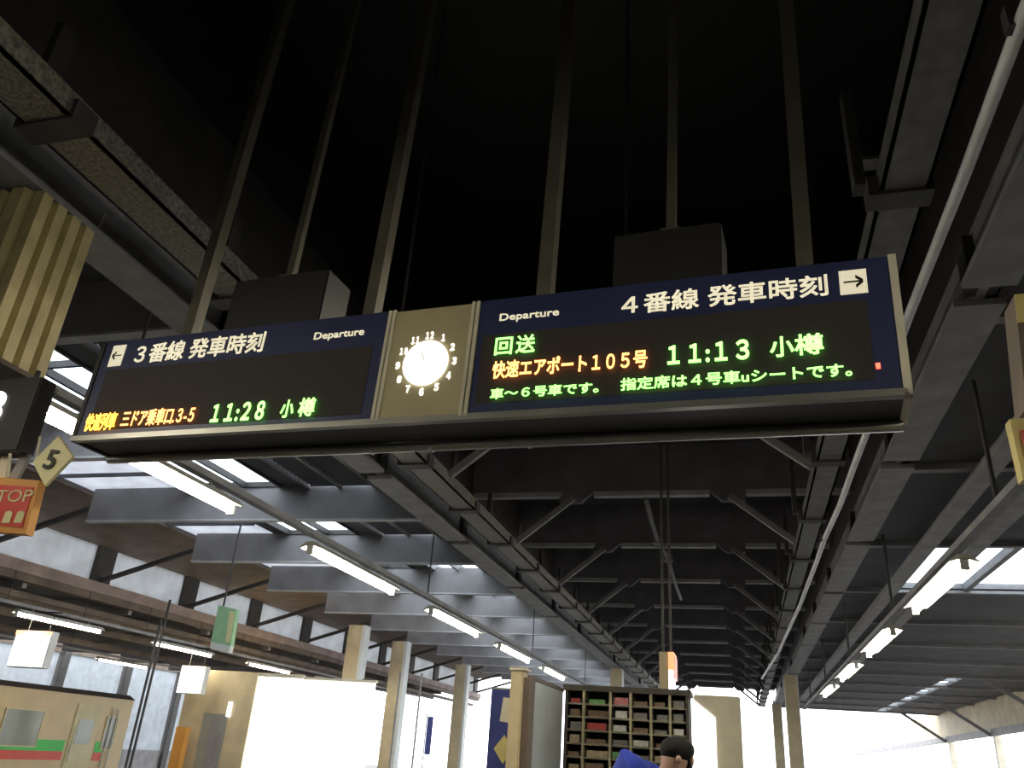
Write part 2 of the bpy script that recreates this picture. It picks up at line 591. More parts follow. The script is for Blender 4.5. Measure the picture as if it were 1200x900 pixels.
DB = 0.30
MB().box(0, LB, .012, DB, 0.03, HB).build('case', M['blackbox'], board, True)
uc0 = (uv(452, 366)[0] + uv(437, 500)[0]) / 2
uc1 = (uv(563, 352)[0] + uv(549, 493)[0]) / 2
pl = MB().box(.03, uc0, 0, .012, .03, HB).build('front_panel', M['navy'], board, True)
pr = MB().box(uc1, LB - .03, 0, .012, .03, HB).build('front_panel', M['navy'], board, True)
MB().box(.10, uc0 - .06, -.002, 0, .06, .43).build('display_window', M['display'], pl, True)
uR = uv(1021, 400)[0]
MB().box(uc1 + .03, uR, -.002, 0, .075, .43).build('display_window', M['display'], pr, True)
MB().box(-.0, .03, -.006, DB, 0, HB).build('end_cap', M['blackbox'], board, True)
MB().box(LB - .03, LB, -.008, DB, 0, HB + .004).build('end_cap', M['cream'], board, True)
MB().box(0, LB, -.008, .03, 0, .03).build('front_lip', M['alu'], board, True)
MB().box(.01, LB - .01, .03, DB, .012, .03).build('underside', M['underside'], board, True)
MB().tube([(.02, DB - .03, -.012), (LB - .02, DB - .03, -.012)], .026, 14).build('bottom_rail', M['alu'], board, True, smooth=True)
for fx in (.42, .5, .62):
    MB().box(LB * fx - .008, LB * fx + .008, DB - .05, DB - .01, -.04, .02).build('rail_bracket', M['alu'], board, True)
# clock bay
MB().box(uc0 + .045, uc1 - .045, -.002, .012, .03, HB - .01).build('clock_panel', M['clockpanel'], board, True)
for x in (uc0 + .012, uc0 + .037, uc1 - .037, uc1 - .012):
    MB().box(x - .008, x + .008, -.008, .012, .02, HB).build('divider_strip', M['cream'], board, True)
cu, cv = uv(499.3, 426)
clock_r = 0.118
ring = MB()
n = 64
ring.prism([(cu + clock_r * math.cos(2 * math.pi * k / n), -.004, cv + clock_r * math.sin(2 * math.pi * k / n)) for k in range(n)], (0, -.010, 0))
dial = ring.build('clock_dial', M['litwhite'], board, True)
for ang, ln, wd in ((math.radians(90 - 337), .062, .012), (math.radians(90 - 75), .095, .008)):
    d = Vector((math.cos(ang), 0, math.sin(ang)))
    s = Vector((-d.z, 0, d.x)) * wd / 2
    c0 = Vector((cu, -.018, cv))
    MB().prism([c0 - s - d * .015, c0 + s - d * .015, c0 + s + d * ln, c0 - s + d * ln], (0, -.002, 0)).build('clock_hand', M['hand'], dial, True)
FULL = {48 + i: 0xFF10 + i for i in range(10)}
for k in range(1, 13):
    a = math.radians(90 - 30 * k)
    rr = 0.151
    ccx, ccy = cu + rr * math.cos(a), cv + rr * math.sin(a)
    wdt = .022 if k < 10 else .040
    if k == 1:
        wdt = .017
    lettering('clock_numeral', str(k).translate(FULL), M['numeral'], board, ccx - wdt / 2, ccy - .019, ccx + wdt / 2, ccy + .019, -.006, .003, .035)


def txt(name, body, m, par, bl, tr, d=0.003, bold=0.0, gap=0.0):
    u0, v0 = uv(*bl)
    u1, v1 = uv(*tr)
    lettering(name, body, m, par, u0, v0, u1, v1, -(gap + d), d, bold)


txt('platform_lettering', '３番線 発車時刻', M['litcream'], pl, (155.5, 427), (313, 388), bold=.015)
txt('english_lettering', 'Departure', M['litcream'], pl, (367, 401), (428, 384), bold=.012)
txt('platform_lettering', '４番線 発車時刻', M['litcream'], pr, (728, 370), (969, 321), bold=.015)
txt('english_lettering', 'Departure', M['litcream'], pr, (585, 379), (655.6, 361), bold=.012)
GAP = .016
txt('led_lettering', '快速列車', M['ledyellow'], pl, (100, 507), (142, 484), gap=GAP, bold=.02)
txt('led_lettering', '三ドア乗車口.３-５', M['ledorange'], pl, (143, 502), (233, 477), gap=GAP, bold=.015)
txt('led_lettering', '１１:２８', M['ledgreen'], pl, (248, 497), (315, 471), gap=GAP, bold=.03)
txt('led_character', '小', M['ledgreen'], pl, (329, 491.5), (349, 469.5), gap=GAP, bold=.02)
txt('led_character', '樽', M['ledgreen'], pl, (350, 490), (373.5, 467), gap=GAP, bold=.02)
txt('led_character', '回', M['ledgreen'], pr, (580.5, 418.5), (603, 396.5), gap=GAP, bold=.015)
txt('led_character', '送', M['ledgreen'], pr, (605, 416.5), (629.5, 393.5), gap=GAP, bold=.015)
txt('led_lettering', '快速エアポート１０５号', M['ledorange'], pr, (577.6, 446), (759.6, 411), gap=GAP, bold=.02)
txt('led_lettering', '車〜６号車です。', M['ledgreen'], pr, (575.6, 470), (703, 449), gap=GAP, bold=.018)
txt('led_lettering', '指定席は４号車uシートです。', M['ledgreen'], pr, (728, 460), (997.5, 427), gap=GAP, bold=.018)
txt('led_lettering', '１１:１３', M['ledgreen'], pr, (783, 430), (878, 399.5), gap=GAP, bold=.03)
txt('led_character', '小', M['ledgreen'], pr, (903, 421.5), (930, 395.5), gap=GAP, bold=.02)
txt('led_character', '樽', M['ledgreen'], pr, (932, 419), (964, 392), gap=GAP, bold=.02)
u, v = uv(1029, 429)
MB().box(u - .008, u + .008, -.004, 0, v - .012, v + .012).build('indicator_lamp', M['ledred'], pr, True)
# arrow plates
for par, bl, tr, s in ((pl, (126, 430), (149, 404), -1), (pr, (985, 346), (1014.5, 315), 1)):
    u0, v0 = uv(*bl)
    u1, v1 = uv(*tr)
    pt = MB().box(u0, u1, -.003, 0, v0, v1).build('arrow_plate', M['litcream'], par, True)
    cx_, cz_, hw = (u0 + u1) / 2, (v0 + v1) / 2, (u1 - u0) / 2
    a = MB()
    a.box(cx_ - hw * .7, cx_ + hw * .7, -.005, -.003, cz_ - hw * .07, cz_ + hw * .07)
    for q in (-1, 1):
        t = Vector((cx_ + s * hw * .72, -.003, cz_))
        e = Vector((cx_ + s * hw * .18, -.003, cz_ + q * hw * .45))
        nrm = Vector((0, 0, hw * .15))
        a.prism([t - nrm, t + nrm, e + nrm, e - nrm], (0, -.002, 0))
    a.build('arrow', M['black'], pt, True)
# hanging poles and the two housings on top
for px, py in ((211, 386), (426, 361), (632, 341), (943, 306)):
    u, v = uv(px, py)
    MB().box(u - .035, u + .035, .05, .12, HB, 5.5).build('hanger_pole', M['pole'], board, True)
    MB().box(u - .06, u + .06, .03, .14, HB, HB + .015).build('pole_foot', M['alu'], board, True)
for (xa, xb, yb, yt), pxp in (((256, 366, 381, 320), 320), ((715, 845, 325, 262), 780)):
    u0 = uv(xa, yb)[0]
    u1 = uv(xb, yb)[0]
    hh = uv((xa + xb) / 2, yt)[1] - HB
    bx = MB().box(u0, u1, .04, .27, HB, HB + hh).build('top_housing', M['blackbox'], board, True, bevel=.006)
    um = uv(pxp, yt)[0]
    MB().box(um - .045, um + .045, .1, .2, HB + hh, HB + hh + .05).build('housing_bracket', M['brown'], bx, True)
    MB().box(um - .022, um + .022, .13, .17, HB + hh + .05, 5.5).build('housing_rod', M['pole'], bx, True)

# ================================================================== LIGHTS


def make_light():
    r = thing('fluorescent_light', 'x', 'light', (0, 0, 0))
    L = 2.4
    g = MB()
    g.prism([(-.05, 0, .10), (.05, 0, .10), (.13, 0, .035), (.125, 0, .028), (.05, 0, .05), (-.05, 0, .05), (-.125, 0, .028), (-.13, 0, .035)], (0, L, 0))
    g.build('housing', M['reflector'], r, True)
    MB().tube([(0, .03, .0), (0, L - .03, .0)], .032, 12).build('tube', M['tube'], r, True, smooth=True)
    for y in (0, L - .03):
        MB().box(-.035, .035, y, y + .03, -.04, .06).build('end_socket', M['white'], r, True)
    for y in (.4, L - .4):
        MB().tube([(0, y, .1), (0, y, .16)], .012, 8).build('mount', M['alu'], r, True)
    return r


l0 = make_light()
first = True


def put_light(x, y, z, label, group):
    global first
    o = l0 if first else copy_tree(l0)
    first = False
    o.location = (x, y, z)
    tag(o, label, 'light', group)
    return o


ordn = ['nearest', 'second', 'third', 'fourth', 'fifth', 'sixth', 'seventh']
XLL = -4.52
put_light(XLL, -.1, 3.5, 'fluorescent tube light above the platform edge before the departure board', 'tube lights left of the platform middle')
put_light(XLL, -4.0, 3.5, 'fluorescent tube light farthest back before the departure board', 'tube lights left of the platform middle')
put_light(2.02, -.9, 3.42, 'right-hand fluorescent tube light before the departure board', 'tube lights right of the platform middle')
put_light(2.02, -4.8, 3.42, 'right-hand fluorescent tube light farthest back before the departure board', 'tube lights right of the platform middle')
put_light(2.02, 3.0, 3.42, 'added right-hand tube light level with the departure board, unseen beyond the right picture edge', 'tube lights right of the platform middle')  # lamp added out of view to light the cabinet front
for k in range(5):
    lab = ['longest-looking fluorescent tube light, its near end hidden by the departure board',
           'second fluorescent tube light along the rail running under the left girders',
           'third fluorescent tube light along the rail running under the left girders',
           'fourth fluorescent tube light along the rail running under the left girders',
           'fifth fluorescent tube light, farthest seen along the rail under the left girders'][k]
    put_light(XLL, 3.95 + 3.93 * k, 3.5, lab, 'tube lights left of the platform middle')
for k in range(4):
    lab = ['large bright tube light in front of the right-hand glazed roof bay',
           'second tube light along the right-hand rail, past the glazed roof bay',
           'third tube light along the right-hand rail, near the sunlit end',
           'fourth tube light along the right-hand rail, small against the bright end'][k]
    put_light(2.02, 8.0 + 4.0 * k, 3.42, lab, 'tube lights right of the platform middle')
for k in range(5):
    lab = ['tube light hung above the orange-topped lit sign over the far platform',
           'tube light hung left of the blank white lit sign over the far platform',
           'tube light hung before the top of the overexposed stair house wall',
           'tube light hung just past the stair house on the far platform',
           'smallest tube light hung past the beige column of the far platform'][k]
    put_light(-13.9, 13.3 + 4.3 * k, 3.5, lab, 'tube lights over the far platform')
put_light(-19.9, 22.7, 3.5, 'tube light hung over the far platform above the end of the train', 'tube lights behind on the far platform')
put_light(-19.9, 16.2, 3.5, 'tube light hung over the far platform at the left picture edge, behind the orange-topped sign', 'tube lights behind on the far platform')


added_light = put_light(-2.6, 4.55, 3.95, 'added crosswise fill light hidden behind the departure board', 'added fill light behind the departure board')  # unseen lamp added to brighten the rack and cabinet area
added_light.rotation_euler = (0, 0, -math.pi / 2)
for x in (-2.2, -.6):
    rd = MB().tube([(x, 4.55, 4.05), (x, 4.55, 8.62)], .012, 8).build('added_light_rod', M['darksteel'], added_light)


def rail(label, x, z, ya, yb, hang, step, top):
    r = thing('light_rail', label, 'light rail', (x, ya, z))
    MB().box(x - .045, x + .045, ya, yb, z, z + .06).build('channel', M['steel'], r)
    y = ya + .8
    while y < yb:
        MB().tube([(x, y, z + .06), (x, y, top)], hang, 6).build('hanger_rod', M['darksteel'], r)
        y += step
    return r


rail('grey lamp rail carrying the tube lights under the left girders', XLL, 3.66, 3.9, 30, .012, 6.9, 4.7)
rail('grey lamp rail carrying the right-hand tube lights', 2.02, 3.58, -4, 30, .02, 5, 4.7)
rail('brown lamp rail carrying tube lights over the near edge of the far platform', -13.9, 3.66, 8, 36, .010, 2.1, 4.3)
rail('lamp rail over the far side of the far platform', -19.9, 3.66, 8, 36, .012, 4.2, 4.2)

# ================================================================== CABLE TRAYS, CONDUITS
def tray(label, x0, x1, z, ya, yb, step, m):
    r = thing('cable_tray', label, 'cable tray', ((x0 + x1) / 2, ya, z))
    y = ya
    while y < yb:
        e = min(y + step, yb)
        MB().box(x0, x1, y + .06, e - .1, z, z + .02).box(x0, x0 + .02, y, e, z, z + .16).box(x1 - .02, x1, y, e, z, z + .16).build('tray_section', m, r)
        MB().box(x0 - .06, x1 + .03, e - .1, e + .06, z - .02, z + .12).build('bracket', M['darksteel'], r)
        MB().box(x0 - .12, x0 - .06, e - .06, e + .06, z + .1, 5.55).build('hanger_strap', M['darksteel'], r)
        y = e
    return r


tray('perforated metal cable tray slung along the left long beam', -3.79, -3.47, 4.68, -5.0, 46, 1.93, M['tray'])
tray('grey cable tray in spliced lengths along the right long beam', 0.93, 1.19, 4.70, -5.0, 46, 2.3, M['traygrey'])

pts = [(1215, -20), (1195, 30), (1130, 205), (1065, 370), (1020, 495), (1000, 548), (985, 590), (966, 632), (958, 655), (938, 708), (912, 765), (893, 795)]
cp = [atz(px, py, 4.50) for px, py in pts]
cd = thing('conduit', 'wavy white conduit running past the right end of the departure board', 'conduit', cp[0])
MB().tube([cp[0] + (cp[0] - cp[1])] + cp, .032, 12).build('pipe', M['conduit'], cd, smooth=True)
for q in (cp[1], cp[4], cp[7], cp[10]):
    MB().box(q.x - .05, q.x + .05, q.y - .03, q.y + .03, q.z - .02, q.z + .1).build('clip', M['darksteel'], cd)
pts = [(757, 585), (764, 612), (771, 634), (783, 655), (790, 680), (798, 702)]
cp = [atz(px, py, 5.5) for px, py in pts]
cd = thing('ceiling_conduit', 'thin bent conduit under the middle of the dark roof', 'conduit', cp[0])
MB().tube(cp, .04, 10).build('pipe', M['steel'], cd, smooth=True)
for q in (cp[2], cp[3]):
    MB().box(q.x - .09, q.x + .09, q.y - .1, q.y + .1, q.z - .06, q.z + .08).build('junction_box', M['steel'], cd, bevel=.01)
q = atz(872, 815, 4.3)
# pendant ceiling fittings
q = at(1026, 188, 4.4)
fx = thing('ceiling_fitting', 'small dark fitting with a glinting rim under the dark roof by the right cable tray', 'fitting', q)
MB().box(q.x - .09, q.x + .02, q.y - .06, q.y + .06, q.z - .03, q.z).build('rim', M['alu'], fx, bevel=.005)
MB().box(q.x - .08, q.x + .25, q.y - .05, q.y + .05, q.z, q.z + .06).build('arm', M['blackbox'], fx)

# ================================================================== LEFT FOREGROUND: clad shaft and signs
zc0, zc1 = 3.52, 4.68
cl = thing('clad_shaft', 'yellowish ribbed metal cladding shaft hanging from the left long beam', 'cladding', (-4.5, 3.4, zc0))
g = MB()
outline = []
xa, xb, ya, yb = -4.86, -4.2, 3.16, 3.66


def ribs(p0, p1, nrm, n):
    p0, p1, nrm = Vector(p0), Vector(p1), Vector(nrm)
    o = []
    for k in range(n):
        for t, hgt in ((0, 0), (.12, .05), (.72, .05), (.84, 0)):
            o.append(p0.lerp(p1, (k + t) / n) + nrm * hgt)
    return o


outline += ribs((xa, ya, zc0), (xb, ya, zc0), (0, -1, 0), 4)
outline += ribs((xb, ya, zc0), (xb, yb, zc0), (1, 0, 0), 4)
outline += [Vector((xb, yb, zc0)), Vector((xa, yb, zc0))]
MB().prism(outline, (0, 0, zc1 - zc0)).build('cladding', M['clad'], cl)
MB().box(xa - .04, xb + .1, ya - .1, yb + .05, zc0 - .03, zc0).build('bottom_edge', M['brown'], cl)
MB().tube([at(112, 272, 3.72), at(118, 262, 3.74), at(122, 250, 3.75)], .012, 8).build('bent_strap', M['cream'], cl)

ns = thing('platform_number_sign', 'dark hanging sign box with a large white 3 under the ribbed cladding', 'sign', at(10, 525, 3.3))
a, b = at(-70, 452, 3.3), at(46, 452, 3.3)
zb = at(30, 528, 3.3).z
MB().box(a.x, b.x, 3.3, 3.42, zb, 3.40).build('sign_box', M['blackbox'], ns, bevel=.008)
t0, t1 = at(-24, 498, 3.295), at(11, 458, 3.295)
lettering('numeral', '3', M['whiteglow'], ns, t0.x - ns.location.x, t0.z - ns.location.z, t1.x - ns.location.x, t1.z - ns.location.z, 3.29 - ns.location.y, .008, .02)
for px in (-40, 40):
    q = at(px, 450, 3.4)
    MB().tube([(q.x, 3.4, 3.39), (q.x, 3.4, zc0 - .03)], .015, 8).build('hanger_rod', M['darksteel'], ns)
q = at(-20, 540, 3.38)
MB().bar((at(8, 532, 3.38)), (at(2, 566, 3.38)), .05, .02).build('drop_bracket', M['cream'], ns)
MB().bar((at(32, 532, 3.38)), (at(14, 566, 3.38)), .06, .02).build('drop_bracket', M['steel'], ns)

dm = [at(68, 511, 3.28), at(85, 535, 3.28), at(52, 569, 3.28), at(38, 541, 3.28)]
ctr = sum(dm, Vector()) / 4
ds = thing('diamond_sign', 'pale yellow diamond sign with a black 5 under the dark sign box', 'sign', ctr)
MB().prism(dm, (0, .02, 0)).build('plate', M['paleyellow'], ds)
fr = Matrix.Translation(Vector((0, -.004, 0))) @ Matrix.Rotation(math.radians(8), 4, 'Y')
lettering('numeral', '5', M['black'], ds, -.036, -.055, .036, .055, -.004, .004, .02, 0, fr)
MB().tube([at(47, 512, 3.31), at(42, 545, 3.31)], .007, 8).build('hanger', M['cream'], ds)

st = [at(-45, 556, 3.26), at(46, 563, 3.26), at(30, 626, 3.26), at(-62, 619, 3.26)]
ss = thing('stop_sign', 'yellow hanging sign with a red STOP panel at the left picture edge', 'sign', sum(st, Vector()) / 4)
MB().prism(st, (0, .05, 0)).build('sign_board', M['orange'], ss)
s2 = [at(-38, 565, 3.255), at(39, 571, 3.255), at(26, 618, 3.255), at(-52, 611, 3.255)]
MB().prism(s2, (0, .006, 0)).build('red_panel', M['red'], ss)
e0 = at(-8, 588, 3.25)
exs = (at(34, 590, 3.25) - e0)
tl = at(-4, 588, 3.25)
lettering('lettering', 'STOP', M['paleyellow'], ss, at(-16, 588, 3.25).x - ss.location.x, at(10, 588, 3.25).z - ss.location.z,
          at(35, 588, 3.25).x - ss.location.x, at(10, 574, 3.25).z - ss.location.z, 3.25 - ss.location.y, .004)
for px in (-16, 8, 22):
    c = at(px, 606, 3.25)
    MB().prism([c + Vector((-.025, 0, -.03)), c + Vector((.028, 0, -.03)), c + Vector((.028, 0, .02)), c + Vector((.010, 0, .035)), c + Vector((-.02, 0, .03))], (0, .003, 0)).build('symbol', M['paleyellow'], ss)
MB().tube([at(10, 560, 3.28), at(12, 532, 3.28)], .008, 8).build('hanger', M['cream'], ss)

# right edge signs
rs = thing('edge_sign', 'yellow-edged dark sign box cut by the right picture edge, upper one', 'sign', at(1200, 420, 3.2))
MB().prism([at(1189, 345, 3.2), at(1260, 338, 3.2), at(1275, 472, 3.2), at(1203, 478, 3.2)], (0, .15, 0)).build('sign_box', M['brown'], rs)
MB().prism([at(1189, 345, 3.195), at(1260, 338, 3.195), at(1262, 372, 3.195), at(1193, 378, 3.195)], (0, .005, 0)).build('yellow_panel', M['yellow'], rs)
MB().tube([at(1225, 342, 3.28), at(1225, 100, 3.28)], .012, 8).build('hanger_rod', M['darksteel'], rs)
rs = thing('warning_sign', 'yellow sign with a red mark cut by the right picture edge, lower one', 'sign', at(1220, 520, 3.2))
MB().prism([at(1183, 491, 3.22), at(1262, 485, 3.22), at(1276, 555, 3.2), at(1199, 562, 3.2)], (0, .06, 0)).build('sign_board', M['yellow'], rs)
MB().prism([at(1196, 504, 3.195), at(1252, 498, 3.195), at(1262, 540, 3.195), at(1205, 546, 3.195)], (0, .005, 0)).build('red_panel', M['red'], rs)
MB().tube([at(1225, 489, 3.23), at(1224, 480, 3.23)], .01, 8).build('hanger_rod', M['darksteel'], rs)

# ================================================================== FAR PLATFORM: lit signs, green sign, signal, stair house, train
def lit_sign(label, px0, py0, px1, py1, Y, cap=None, top=3.66):
    a, b = at(px0, py1, Y), at(px1, py0, Y)
    r = thing('lit_sign', label, 'sign', ((a.x + b.x) / 2, Y, a.z))
    MB().box(a.x, b.x, Y, Y + .2, a.z, b.z).build('sign_box', M['white'], r, bevel=.01)
    MB().box(a.x + .02, b.x - .02, Y - .01, Y, a.z + .02, b.z - .02).build('lit_face', M['whiteglow'], r)
    if cap:
        MB().box(a.x, b.x, Y - .02, Y, b.z - .09, b.z).build('cap_strip', cap, r)
    MB().box(min(a.x, -13.9), max(b.x, -13.87), Y + .08, Y + .12, 3.62, 3.66).build('hanger_bar', M['darksteel'], r)
    for f in (.2, .8):
        x = a.x + (b.x - a.x) * f
        MB().tube([(x, Y + .1, b.z), (x, Y + .1, top)], .012, 8).build('hanger_rod', M['darksteel'], r)


lit_sign('white lit sign with an orange top strip hanging over the far platform', 7, 740, 62, 781, 13.9, M['litorange'])
lit_sign('blank white lit sign hanging beside the stair house', 206, 781, 242, 812, 19.4)

q = at(261, 760, 14.2)
gs = thing('green_sign', 'upright pale green hanging sign with a white foot over the far track', 'sign', q)
a, b = at(248, 757, 14.2), at(275, 711, 14.2)
MB().prism([at(247, 752, 14.2), at(270, 757, 14.2), at(277, 714, 14.2), at(256, 709, 14.2)], (0, .12, 0)).build('green_panel', M['green'], gs)
MB().prism([at(264, 752, 14.19), at(269, 753, 14.19), at(275, 717, 14.19), at(269, 716, 14.19)], (0, .01, 0)).build('pale_strip', M['paleyellow'], gs)
MB().prism([at(246, 760, 14.2), at(268, 765, 14.2), at(270, 757, 14.2), at(247, 752, 14.2)], (0, .12, 0)).build('white_foot', M['white'], gs)
q = at(262, 710, 14.26)
MB().tube([(q.x, 14.26, q.z - .03), (q.x, 14.26, 5.93)], .02, 8).build('hanger_rod', M['darksteel'], gs)

q = at(427, 803, 24.5)
sg = thing('track_signal', 'small red signal lamp glowing beside the beige column', 'signal', q)
MB().ball(q, .11).build('red_lens', M['ledred'], sg, smooth=True)
MB().box(q.x - .16, q.x + .16, 24.6, 24.8, q.z - .16, q.z + .2).build('housing', M['blackbox'], sg, bevel=.02)
q2 = at(432, 809, 24.5)
MB().ball(q2, .07).build('orange_lens', M['ledyellow'], sg, smooth=True)
MB().bar(q + Vector((-.7, .2, 0)), q + Vector((.1, .2, 0)), .05, .05).build('arm', M['darksteel'], sg)

# stair house
YS = 20.0
a, b = at(222, 790, YS), at(302, 793, YS)
zt = at(270, 790, YS).z
sh = thing('stair_house', 'beige stair house with grey door and overexposed side wall made to glow on the far platform', 'stair house', ((a.x + b.x) / 2, YS, 0))
xE = at(354, 792, YS).x
yE = YS + .001
g = MB().box(a.x, b.x, YS, YS + .2, 0, zt)
g.box(a.x, a.x + .15, YS + .2, YS + 4.5, 0, zt).box(a.x, b.x, YS, YS + 4.5, zt, zt + .08)
g.build('walls', M['beige'], sh)
d0, d1 = at(240, 836, YS), at(268, 836, YS)
dz = at(252, 836, YS).z
dr = MB().box(d0.x, d1.x, YS - .04, YS, 0, dz).build('door', M['greydoor'], sh)
MB().box(d0.x + .28, d1.x - .04, YS - .055, YS - .04, .06, dz - .05).build('door_leaf', M['steel'], dr)
MB().tube([(d1.x - .15, YS - .07, .95), (d1.x - .15, YS - .07, 1.1)], .015, 8).build('handle', M['alu'], dr)
n0, n1 = at(266, 840, YS), at(273, 823, YS)
MB().box(n0.x, n1.x, YS - .06, YS, n0.z, n1.z).build('lit_plate', M['whiteglow'], sh)
MB().box(b.x, xE, YS + .05, YS + .15, 0, zt - .02).build('wall_painted_glare', M['whiteglow'], sh)  # wall is no lamp; its overexposed brightness is put in as emission
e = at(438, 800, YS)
MB().box(xE + .06, e.x, YS + .05, YS + .15, 0, e.z).build('cream_wall_painted_glare', M['creamglare'], sh)  # creamier part of the overexposed wall, likewise made emissive
MB().box(xE + .04, e.x + .04, YS + .03, YS + .17, e.z, e.z + .06).build('wall_trim', M['cream'], sh)
MB().box(b.x, xE + .02, YS + .04, YS + .16, zt - .02, zt + .08).build('eave', M['cream'], sh)
o0, o1 = at(199, 900, YS - .4), at(211, 900, YS - .4)
o1.z = at(215, 852, YS - .4).z
og = MB().box(o0.x, o1.x, YS - .5, YS - .3, 0, o1.z).build('orange_board', M['orange'])
tag(og, 'upright orange board standing at the left corner of the stair house', 'board')

for px in (462, 488):
    q = at(px, 850, 27.0)
    struct('column_thin', MB().tube([(q.x, 27.0, 0), (q.x, 27.0, 3.9)], .035, 8), M['steel'])
b0, b1 = at(497, 884, 26.0), at(508, 840, 26.0)
bn = thing('blue_banner', 'narrow blue upright banner in the bright gap beyond the stair house', 'banner', ((b0.x + b1.x) / 2, 26.0, 0))
MB().box(b0.x, b1.x, 25.99, 26.02, b0.z, b1.z).build('cloth', M['blue'], bn)
MB().tube([(b0.x - .03, 26.0, 0), (b0.x - .03, 26.0, b1.z + .08)], .02, 8).build('pole', M['steel'], bn)
MB().box(b0.x - .2, b0.x + .14, 25.85, 26.15, 0, .05).build('base', M['blackbox'], bn)

# train
XT = -24.0
ty1 = atx(156, 830, XT).y
ty0 = 12.0
zt0 = 2.62
tr = thing('train', 'cream commuter train with green and red stripes at the far platform', 'train', (XT - 1.4, (ty0 + ty1) / 2, -1.1))
MB().box(XT - 2.8, XT, ty0, ty1, -.2, zt0).build('body', M['trainbody'], tr, bevel=.05)
MB().prism([(XT - 2.85, ty0, zt0 - .02), (XT + .04, ty0, zt0 - .02), (XT - .3, ty0, zt0 + .16), (XT - 2.5, ty0, zt0 + .16)], (0, ty1 - ty0, 0)).build('roof', M['trainroof'], tr)
MB().box(XT - 2.6, XT - .2, ty0 + .3, ty1 - .3, -.9, -.2).build('underframe', M['trainroof'], tr)
zg1, zg0 = atx(20, 865, XT).z, atx(20, 879, XT).z
zr0 = atx(20, 890, XT).z
dy0, dy1 = atx(85, 850, XT).y, atx(114, 850, XT).y
for (ya, yb) in ((ty0, dy0 - .15), (dy1 + .15, ty1 - 1.2)):
    MB().box(XT, XT + .012, ya, yb, zg0, zg1).build('green_stripe', M['traingreen'], tr)
    MB().box(XT, XT + .012, ya, yb, zr0, zg0).build('red_stripe', M['trainred'], tr)
dr = MB().box(XT, XT + .03, dy0, dy1, -.1, atx(100, 825, XT).z).build('door', M['traindoor'], tr)
MB().box(XT + .03, XT + .04, dy0 + .25, dy1 - .25, .9, 1.75).build('door_window', M['trainglass'], dr)
MB().tube([(XT + .06, dy0 + .12, .3), (XT + .06, dy0 + .12, 1.5)], .02, 8).build('handrail', M['white'], dr)
for ya, yb in ((atx(2, 850, XT).y - 2.6, atx(2, 850, XT).y - .6), (atx(2, 850, XT).y, atx(47, 850, XT).y), (atx(124, 850, XT).y, atx(136, 850, XT).y)):
    wn = MB().box(XT, XT + .02, ya, yb, .78, 1.9).build('window', M['trainglass'], tr)
    f = MB()
    f.box(XT, XT + .035, ya - .04, ya, .74, 1.94).box(XT, XT + .035, yb, yb + .04, .74, 1.94).box(XT, XT + .035, ya, yb, 1.9, 1.94).box(XT, XT + .035, ya, yb, .74, .78)
    f.build('window_frame', M['traindoor'], wn)
for px in (128, 134):
    y = atx(px, 850, XT).y
    MB().tube([(XT + .05, y, -.1), (XT + .05, y, 2.2)], .025, 8).build('handrail', M['white'], tr)

# ================================================================== MIDDLE OF THE PLATFORM: rack, boards, cabinet
YR = 8.0
xr0, xr1 = at(661, 850, YR).x, at(808, 850, YR).x
zr = at(735, 812, YR).z
rk = thing('pigeonhole_rack', 'tall dark pigeonhole rack with pale dividers facing along the platform', 'rack', ((xr0 + xr1) / 2, YR, 0))
MB().box(xr0, xr1, YR + .32, YR + .35, 0, zr).box(xr0, xr0 + .03, YR, YR + .32, 0, zr).box(xr1 - .03, xr1, YR, YR + .32, 0, zr).build('carcass', M['rack'], rk)
MB().box(xr0 - .02, xr1 + .02, YR - .02, YR + .36, zr, zr + .05).build('top_board', M['rack'], rk)
cols = [xr0] + [at(p, 850, YR).x for p in (683.5, 715, 739, 763, 785.5)] + [xr1]
for x in cols[1:-1]:
    MB().box(x - .012, x + .012, YR - .01, YR + .32, 0, zr).build('divider', M['rackpost'], rk)
zs = [zr - .115 * (k + 1) for k in range(18)]
for z in zs:
    MB().box(xr0 + .03, xr1 - .03, YR, YR + .32, z - .008, z + .008).build('shelf', M['shelf'], rk)
pal = [('red', (0.45, 0.06, 0.06)), ('white', (0.65, 0.65, 0.62)), ('green', (0.12, 0.32, 0.10)), ('tan', (0.42, 0.33, 0.22)),
       ('pink', (0.55, 0.20, 0.22)), ('grey', (0.22, 0.21, 0.20)), ('brown', (0.20, 0.13, 0.09))]
pm = {n_: mat('print_' + n_, c, .6, 0, .3, 25) for n_, c in pal}
rown = ['top', 'second', 'third', 'fourth', 'fifth', 'sixth', 'seventh']
coln = ['first', 'second', 'third', 'fourth', 'fifth', 'sixth']
plan = ['red green pink brown brown grey', 'brown brown white grey grey grey', 'grey red white brown grey white',
        'tan brown grey white brown grey', 'brown tan green grey tan brown', 'tan brown red brown grey grey', 'grey white tan grey brown brown']
